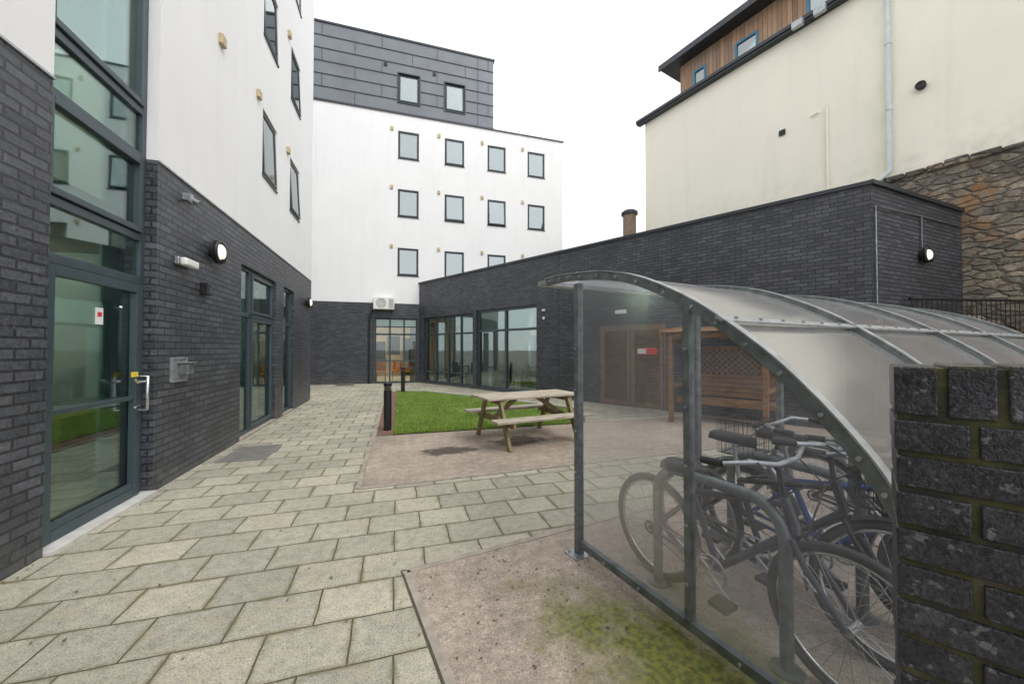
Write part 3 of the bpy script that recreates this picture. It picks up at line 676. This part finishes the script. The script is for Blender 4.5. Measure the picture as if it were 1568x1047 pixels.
# ------------------------------------------------------------------ timber arbour
AR=grp('timber_arbour',(FW@Vector((5.5,-.7,0))))
a=MB()
for x in (4.75,6.4):
    for y in (-1.3,-.25): a.box(x-.04,x+.04,y-.04,y+.04,0,1.85)
a.box(4.7,6.45,-1.32,-1.28,1.72,1.82); a.box(4.7,6.45,-.27,-.23,1.72,1.82); a.box(4.74,4.77,-1.3,-.25,1.6,1.7); a.box(6.38,6.41,-1.3,-.25,1.6,1.7)
a.box(4.7,6.45,-.85,-.3,.42,.46); a.box(4.7,6.45,-.88,-.84,.36,.46)
for k in range(4): a.box(4.79,6.36,-.32,-.295,.5+k*.1,.585+k*.1)
for x in (4.75,6.4): a.box(x-.03,x+.03,-1.3,-.25,.7,.76)
a.box(4.79,6.36,-.29,-.26,.9,.95); a.box(4.79,6.36,-.29,-.26,1.5,1.55)
for k in range(-6,16):
    x=4.8+k*.12
    for sgn in (1,-1):
        p=[(x,.95),(x+.55*1,1.5)] if sgn==1 else [(x,1.5),(x+.55,.95)]
        (xa,za),(xb,zb)=p
        if xa<4.79: f=(4.79-xa)/(xb-xa); za=za+(zb-za)*f; xa=4.79
        if xb>6.36:
            f=(6.36-xa)/(xb-xa); zb=za+(zb-za)*f; xb=6.36
        if xb-xa>.03: a.bar((xa,-.275+.006*sgn,za),(xb,-.275+.006*sgn,zb),.008,.028,up=(0,0,1))
a.obj('frame',m_woodbr,AR,FW)
r=MB()
for y0,y1,z0,z1 in ((-1.45,-.15,1.84,1.98),):
    for k in range(11):
        f0=(k+.5)/11
        r.bar((4.6,y0+(y1-y0)*f0,z0+(z1-z0)*f0),(6.55,y0+(y1-y0)*f0,z0+(z1-z0)*f0),.12,.018,up=(0,-(z1-z0),abs(y1-y0)))
for x in (4.585,6.565): r.bar((x,-1.48,1.84),(x,-.12,1.98),.025,.1)
r.obj('sloping_roof',m_woodbr,AR,FW)

# ------------------------------------------------------------------ picnic table
PT=grp('picnic_table',(2.05,6.05,0)); FP=frame(2.08,6.0,10)
a=MB()
for k in range(5): a.box(-.85,.85,-.36+k*.146,-.36+k*.146+.135,.715,.75)
for sy in (-1,1):
    for k in range(2): y=sy*(.50+k*.14)-.065; a.box(-.85,.85,y,y+.13,.42,.455)
a.obj('planks',m_woodgrey,PT,FP,.006)
a=MB()
for x in (-.62,.62):
    for sy in (-1,1): a.bar((x,sy*.62,.0),(x,sy*.27,.715),.045,.09,up=(0,1,0))
    a.box(x+.023,x+.065,-.70,.70,.33,.42); a.box(x+.023,x+.065,-.34,.34,.625,.714)
    sx=-1 if x>0 else 1
    a.bar((x+.04,0,.4),(x+sx*.45,0,.71),.045,.07)
a.obj('a_frames',m_woodleg,PT,FP,.004)

# ------------------------------------------------------------------ bollards
for x,y in ((-.16,7.35),(.2,13.5)):
    e=grp('bollard_light',(x,y,0)); a=MB(); a.tube([(x,y,0),(x,y,.74)],.07,24); 
    for k in range(3): a.tube([(x,y,.755+k*.025),(x,y,.765+k*.025)],.07,24)
    a.tube([(x,y,.82),(x,y,.87)],.074,24); a.tube([(x,y,.74),(x,y,.83)],.03,12); a.dome((x,y,.87),(0,0,1),.074,.2)
    a.obj('post',m_black,e); MB().tube([(x,y,.742),(x,y,.818)],.045,20).obj('lens',m_cream_pl,e)

# ------------------------------------------------------------------ bike shelter
BS=grp('bicycle_shelter',(1.28,2.52,0)); FS=frame(1.28,2.52,10.02)
prof0=[(-.42,2.055),(-.2,2.05),(0,2.03),(.31,1.985),(.6,1.90),(.92,1.745),(1.15,1.59),(1.38,1.40),(1.6,1.157),(1.72,.97),(1.86,.65),(1.95,.32),(1.99,.06)]
def cat(P,n=5):
    out=[]
    for i in range(len(P)-1):
        p0=P[max(i-1,0)];p1=P[i];p2=P[i+1];p3=P[min(i+2,len(P)-1)]
        for k in range(n):
            t=k/n
            out.append(tuple(.5*((2*p1[j])+(-p0[j]+p2[j])*t+(2*p0[j]-5*p1[j]+4*p2[j]-p3[j])*t*t+(-p0[j]+3*p1[j]-3*p2[j]+p3[j])*t**3) for j in (0,1)))
    out.append(P[-1]); return out
prof=cat(prof0); LEN=5.2; ribs=[0,1.3,2.6,3.9,5.2]
def zprof(w):
    for (a,za),(b,zb) in zip(prof,prof[1:]):
        if a<=w<=b: return za+(zb-za)*(w-a)/(b-a)
    return 0
def sweep(mb,xc,wid,dep,pr):
    vs=[];n=len(pr)
    for i,(w_,z_) in enumerate(pr):
        a=pr[max(i-1,0)];b=pr[min(i+1,n-1)]; tx,tz=b[0]-a[0],b[1]-a[1]; L=math.hypot(tx,tz); nx,nz=-tz/L,tx/L
        for sx,sn in ((-1,-1),(1,-1),(1,1),(-1,1)):
            vs.append((xc+sx*wid/2,-(w_+nx*sn*dep/2),z_+nz*sn*dep/2))
    fs=[(4*i+k,4*i+(k+1)%4,4*i+4+(k+1)%4,4*i+4+k) for i in range(n-1) for k in range(4)]+[(0,1,2,3),(4*n-4,4*n-3,4*n-2,4*n-1)]
    mb.add(vs,fs)
a=MB()
for x in ribs: sweep(a,x,.042,.05,prof)
for x in (0,LEN):
    a.box(x-.025,x+.025,-.025,.025,.0,1.98)
    a.box(x-.02,x+.02,-.95,-.91,.1,1.71); a.box(x-.02,x+.02,-1.98,-.026,.07,.12)
for x in (1.3,2.6,3.9): a.box(x-.025,x+.025,-.025,.025,0,1.98)
a.obj('frame',m_galvd,BS,FS,.003)
a=MB()
for w_ in (-.40,.0,1.12): z=zprof(w_); a.bar((-.03,-w_,z+.028),(LEN+.03,-w_,z+.028),.045,.012,up=(0,-.6 if w_>1 else 0,1))
a.box(-.02,LEN+.02,-2.0,-1.96,.06,.12)
a.box(-.05,LEN+.05,.40,.5,2.03,2.07)
for x in ribs: sweep(a,x,.05,.008,[(w_+.02*(w_/2),z_+.03) for w_,z_ in prof])
a.obj('purlins',m_galv,BS,FS)
a=MB()
for x in ribs:
    a.box(x-.08,x+.08,-.07,.07,.0,.012)
    for sx in (-.055,.055):
        for sy in (-.045,.045): a.tube([(x+sx,sy,.01),(x+sx,sy,.03)],.01,6)
for (w_,z_) in prof[2::3]: a.tube([(-.022,-w_,z_),(-.034,-w_,z_)],.009,6)
for k in range(26): a.tube([(.1+k*.2,-1.12,zprof(1.12)+.03),(.1+k*.2,-1.125,zprof(1.12)+.045)],.009,6)
for z in (.3,.6,.9,1.2,1.5): 
    a.tube([(-.025,0,z),(-.036,0,z)],.009,6); a.tube([(-.02,-.93,z),(-.031,-.93,z)],.009,6)
for w_ in (.3,.6,1.2,1.5,1.8): a.tube([(-.02,-w_,.095),(-.031,-w_,.095)],.009,6)
a.obj('bolts_and_base_plates',m_galv,BS,FS)
a=MB()
for x0,x1 in zip(ribs,ribs[1:]):
    n=len(prof); a.add([(x,-w_,z_) for w_,z_ in prof for x in (x0,x1)],[(2*i,2*i+1,2*i+3,2*i+2) for i in range(n-1)],True)
a.obj('roof_sheet',m_poly_roof,BS,FS)
a=MB()
for x in (0.0,LEN):
    pp=[(w_,z_) for w_,z_ in prof if 0<=w_<=1.985]
    top=[(x,-w_,max(z_,.1)) for w_,z_ in pp]; bot=[(x,-w_,.1) for w_,z_ in pp]; n=len(pp)
    a.add(top+bot,[(i,i+1,n+i+1,n+i) for i in range(n-1)])
a.obj('end_panel',m_poly_end,BS,FS)

def arc_hoop(x,y0,y1,h,r=.17,n=8):
    pts=[(x,y0,0),(x,y0,h-r)]
    for k in range(1,n+1): t=math.pi/2*k/n; pts.append((x,y0+(r-r*math.cos(t))*(1 if y1>y0 else -1),h-r+r*math.sin(t)))
    for k in range(n+1): t=math.pi/2*k/n; pts.append((x,y1-(r-r*math.sin(t))*(1 if y1>y0 else -1),h-r+r*math.cos(t)))
    pts.append((x,y1,0)); return pts
for i,x in enumerate((.25,1.0,1.75,2.6)):
    e=grp('cycle_stand',(FS@Vector((x,-.9,0)))); MB().tube(arc_hoop(x,-.5,-1.25,.76),.029,14).obj('hoop',m_galvd,e,FS)
    MB().tube([(x,-.5,.004),(x,-.5,.014)],.07,16).tube([(x,-1.25,.004),(x,-1.25,.014)],.07,16).obj('base_plates',m_galvd,e,FS)

# bicycles
def bicycle(x,y,heading,frame_mat,sad=.92,R=.335,basket=False,lean=0,steer=0,guards=True):
    e=grp('bicycle',(x,y,0)); M=Matrix.Translation((x,y,0))@Matrix.Rotation(rad(heading),4,'Z')@Matrix.Rotation(rad(lean),4,'X')
    ra=(0,0,R); fa=(1.04,0,R)
    Mf=Matrix.Translation((.84,0,.7))@Matrix.Rotation(rad(steer),4,(-.3,0,.95))@Matrix.Translation((-.84,0,-.7))
    def T(p,f): return (Mf@Vector(p)) if f else Vector(p)
    ty=MB();rim=MB();sp=MB()
    for c,f in ((ra,False),(fa,True)):
        cc=T(c,f); ax=(Mf.to_3x3()@Vector((0,1,0))) if f else Vector((0,1,0))
        ty.torus(cc,ax,R-.02,.022,44,8); rim.torus(cc,ax,R-.047,.010,44,6)
        sp.tube([cc-ax*.045,cc+ax*.045],.022,10)
        u=Vector((0,0,1)); w_=ax.cross(u).normalized(); u=w_.cross(ax)
        for k in range(28):
            t=2*math.pi*k/28; t2=t+(.35 if (k//2)%2 else -.35); sg=1 if k%2 else -1
            sp.tube([cc+ax*.03*sg+(u*math.cos(t2)+w_*math.sin(t2))*.02, cc+(u*math.cos(t)+w_*math.sin(t))*(R-.05)],.0015,4,False)
    ty.obj('tyres',m_rubber,e,M); rim.obj('rims',m_steel,e,M); sp.obj('spokes_and_hubs',m_steel,e,M)
    bb=(.44,0,.28); st=(.30,0,.66); ht=(.80,0,.80); hb=(.845,0,.66)
    f=MB(); f.tube([bb,st],.018,10); f.tube([st,(ht[0]+.008,0,ht[2]-.03)],.018,10); f.tube([bb,hb],.022,10); f.tube([hb,ht],.022,10)
    for sy in (-.055,.055): f.tube([(.44,sy*.6,.28),(0,sy,R)],.011,8); f.tube([(.305,sy*.4,.63),(0,sy,R)],.010,8)
    for sy in (-.055,.055): f.tube([T((.85,sy,.64),1),T((.89,sy,.55),1),T((1.04,sy*.9,R),1)],.014,8)
    f.obj('frame',frame_mat,e,M)
    k_=MB(); k_.tube([st,(.255,0,sad-.04)],.0135,8); k_.torus((.44,-.06,.28),(0,1,0),.085,.007,26,5)
    for k in range(5): t=k*1.2566; k_.tube([(.44,-.06,.28),(.44+.08*math.cos(t),-.06,.28+.08*math.sin(t))],.007,5)
    k_.tube([(.44,-.08,.28),(.56,-.09,.20)],.010,6); k_.tube([(.44,.08,.28),(.32,.09,.36)],.010,6)
    k_.tube([T(p,1) for p in ((.70,.30,.99),(.78,.22,1.0),(.82,.08,.975),(.82,-.08,.975),(.78,-.22,1.0),(.70,-.30,.99))],.012,8)
    k_.obj('cranks_seatpost_handlebar',m_galv,e,M)
    b=MB()
    b.tube([T(ht,1),T((.775,0,.94),1),T((.80,0,.97),1)],.013,8)
    for sy in (-.3,.3): b.tube([T((.70,sy,.99),1),T((.60,sy*1.03,.985),1)],.018,8)
    for sy in (-.2,.2): b.tube([T((.80,sy,1.0),1),T((.86,sy*1.1,.97),1),T((.80,sy*1.4,.95),1)],.006,6)
    b.tube([T((.82,.1,.97),1),T((.93,.08,.88),1),T((.87,.02,.62),1)],.004,6); b.tube([T((.82,-.1,.97),1),T((.92,-.06,.9),1),(.7,-.02,.74)],.004,6)
    xs=[-.0,.06,.14,.22,.27]; ws=[.078,.082,.052,.022,.012]; x0=.13
    ring_=[]
    for xx,wv in zip(xs,ws):
        ring_.append([(x0+xx,-wv,sad-.03),(x0+xx,-wv*.8,sad+.01),(x0+xx,0,sad+.02),(x0+xx,wv*.8,sad+.01),(x0+xx,wv,sad-.03),(x0+xx,0,sad-.05)])
    vs=[p for r_ in ring_ for p in r_]; fs=[(6*i+k,6*i+(k+1)%6,6*i+6+(k+1)%6,6*i+6+k) for i in range(4) for k in range(6)]+[(5,4,3,2,1,0),(24,25,26,27,28,29)]
    b.add(vs,fs,True)
    b.torus((0,-.05,R),(0,1,0),.035,.008,16,5)
    b.tube([(.44,-.06,.365),(0,-.05,R+.035)],.004,4); b.tube([(.44,-.06,.195),(.02,-.05,R-.035)],.004,4)
    b.box(.51,.61,-.19,-.10,.185,.21); b.box(.27,.37,.10,.19,.35,.375)
    if guards:
        for c,fl,a0,a1 in ((ra,False,20,190),(fa,True,60,200)):
            pts=[]
            for k in range(15):
                t=rad(a0+(a1-a0)*k/14); pts.append((c[0]+(R+.02)*math.cos(t),c[2]+(R+.02)*math.sin(t)))
            vs=[];
            for (px_,pz) in pts:
                for yy,dz in ((-.028,-.012),(0,0),(.028,-.012)): vs.append(T((px_,yy,pz+dz),fl))
            b.add(vs,[(3*i+k,3*i+k+1,3*i+4+k,3*i+3+k) for i in range(14) for k in range(2)],True)
    b.obj('saddle_grips_chain',m_rubber,e,M)
    if basket:
        k_=MB(); bx0,bx1,by,bz0,bz1=.88,1.12,.17,.74,.98
        for z in (bz0,.82,.90,bz1):
            g=.02*(bz1-z)/.24; c=[(bx0+g,-by+g,z),(bx1-g,-by+g,z),(bx1-g,by-g,z),(bx0+g,by-g,z),(bx0+g,-by+g,z)]
            for p,q in zip(c,c[1:]): k_.tube([T(p,1),T(q,1)],.004 if z in(bz0,bz1) else .0022,5)
        for k in range(13):
            y_=-by+2*by*k/12; 
            for X in (bx0,bx1): k_.tube([T((X,y_,bz0),1),T((X,y_,bz1),1)],.0018,4)
            k_.tube([T((bx0,y_,bz0),1),T((bx1,y_,bz0),1)],.0018,4)
        for k in range(9):
            X=bx0+(bx1-bx0)*k/8
            for y_ in (-by,by): k_.tube([T((X,y_,bz0),1),T((X,y_,bz1),1)],.0018,4)
            k_.tube([T((X,-by,bz0),1),T((X,by,bz0),1)],.0018,4)
        k_.obj('basket',m_black,e,M)
mb_grey=simple('dark_grey_bike_paint',(.07,.075,.09),.3,.2); mb_blue=simple('blue_bike_paint',(.03,.08,.3),.25,.3); mb_blk=simple('black_bike_paint',(.022,.022,.026),.22,.2)
mb_sil=simple('silver_bike_paint',(.45,.45,.47),.3,.6)
bicycle(1.66,2.14,-80,mb_grey,.80,lean=3,guards=False)
bicycle(2.02,2.2,-79,mb_blk,.93,basket=True,lean=-3,steer=12)
bicycle(2.42,2.1,-82,mb_blue,.95,lean=4,steer=-15)
bicycle(2.62,1.2,99,mb_sil,.93,basket=True,lean=3,steer=10)
bicycle(3.2,2.2,-78,mb_blk,.95,lean=-3)

# ------------------------------------------------------------------ near brick pier
PW=grp('brick_boundary_wall',(1.2,.2,0)); FPW=frame(1.012,.533,-60)
t=NT('pier_brick',.34)
n=t.noise(9,6,.65); n2=t.noise(90,4,.8); n3=t.noise(30,4,.75)
c=t.ramp(n,[(.25,(.014,.015,.019)),(.5,(.028,.030,.038)),(.75,(.062,.065,.076))])
c=t.mix(1,c,t.ramp(n2,[(.35,.5),(.65,1.6)]),'MULTIPLY')
c=t.mix(t.ramp(n3,[(.60,0.0),(.64,.55)]),c,(.22,.22,.23))
sp=t.n('ShaderNodeSeparateXYZ'); t.l(t.co(),sp.inputs[0])
mt=t.math('MULTIPLY',t.math('SUBTRACT',sp.outputs[2],1.445),30,True)
c=t.mix(t.math('MULTIPLY',mt,t.ramp(t.noise(22,6,.8),[(.45,0.0),(.6,.8)])),c,(.15,.135,.06))
t.col(c); t.bump(t.math('ADD',n2,t.math('MULTIPLY',n3,.8)),.8,.006); m_pier=t.m
t=NT('pier_mortar',.95); t.col(t.ramp(t.noise(12,6),[(.4,(.045,.044,.036)),(.6,(.085,.085,.035)),(.75,(.11,.10,.08))])); t.bump(t.noise(90,3),.6,.004); m_pm=t.m
a=MB(); zt=1.466; TH=.215; WL=.95
x=0
while x<WL: a.box(x+.0,x+.062,0+random.uniform(-.003,.002),TH,zt-.1025+random.uniform(-.002,.002),zt+random.uniform(-.004,.003)); x+=.0755
z=zt-.1145-.063; r=0
while z>-.06:
    x=0; first=True
    while x<WL:
        L=.1025 if (first and r%2==0) else .213
        a.box(x+random.uniform(-.002,.002),min(x+L,WL),random.uniform(-.004,.003),TH,z+random.uniform(-.0015,.0015),z+.062); x+=L+.012; first=False
    z-=.075; r+=1
a.obj('bricks',m_pier,PW,FPW,.003)
MB().box(.004,WL-.005,.005,TH-.008,-.02,zt-.006).obj('mortar',m_pm,PW,FPW)
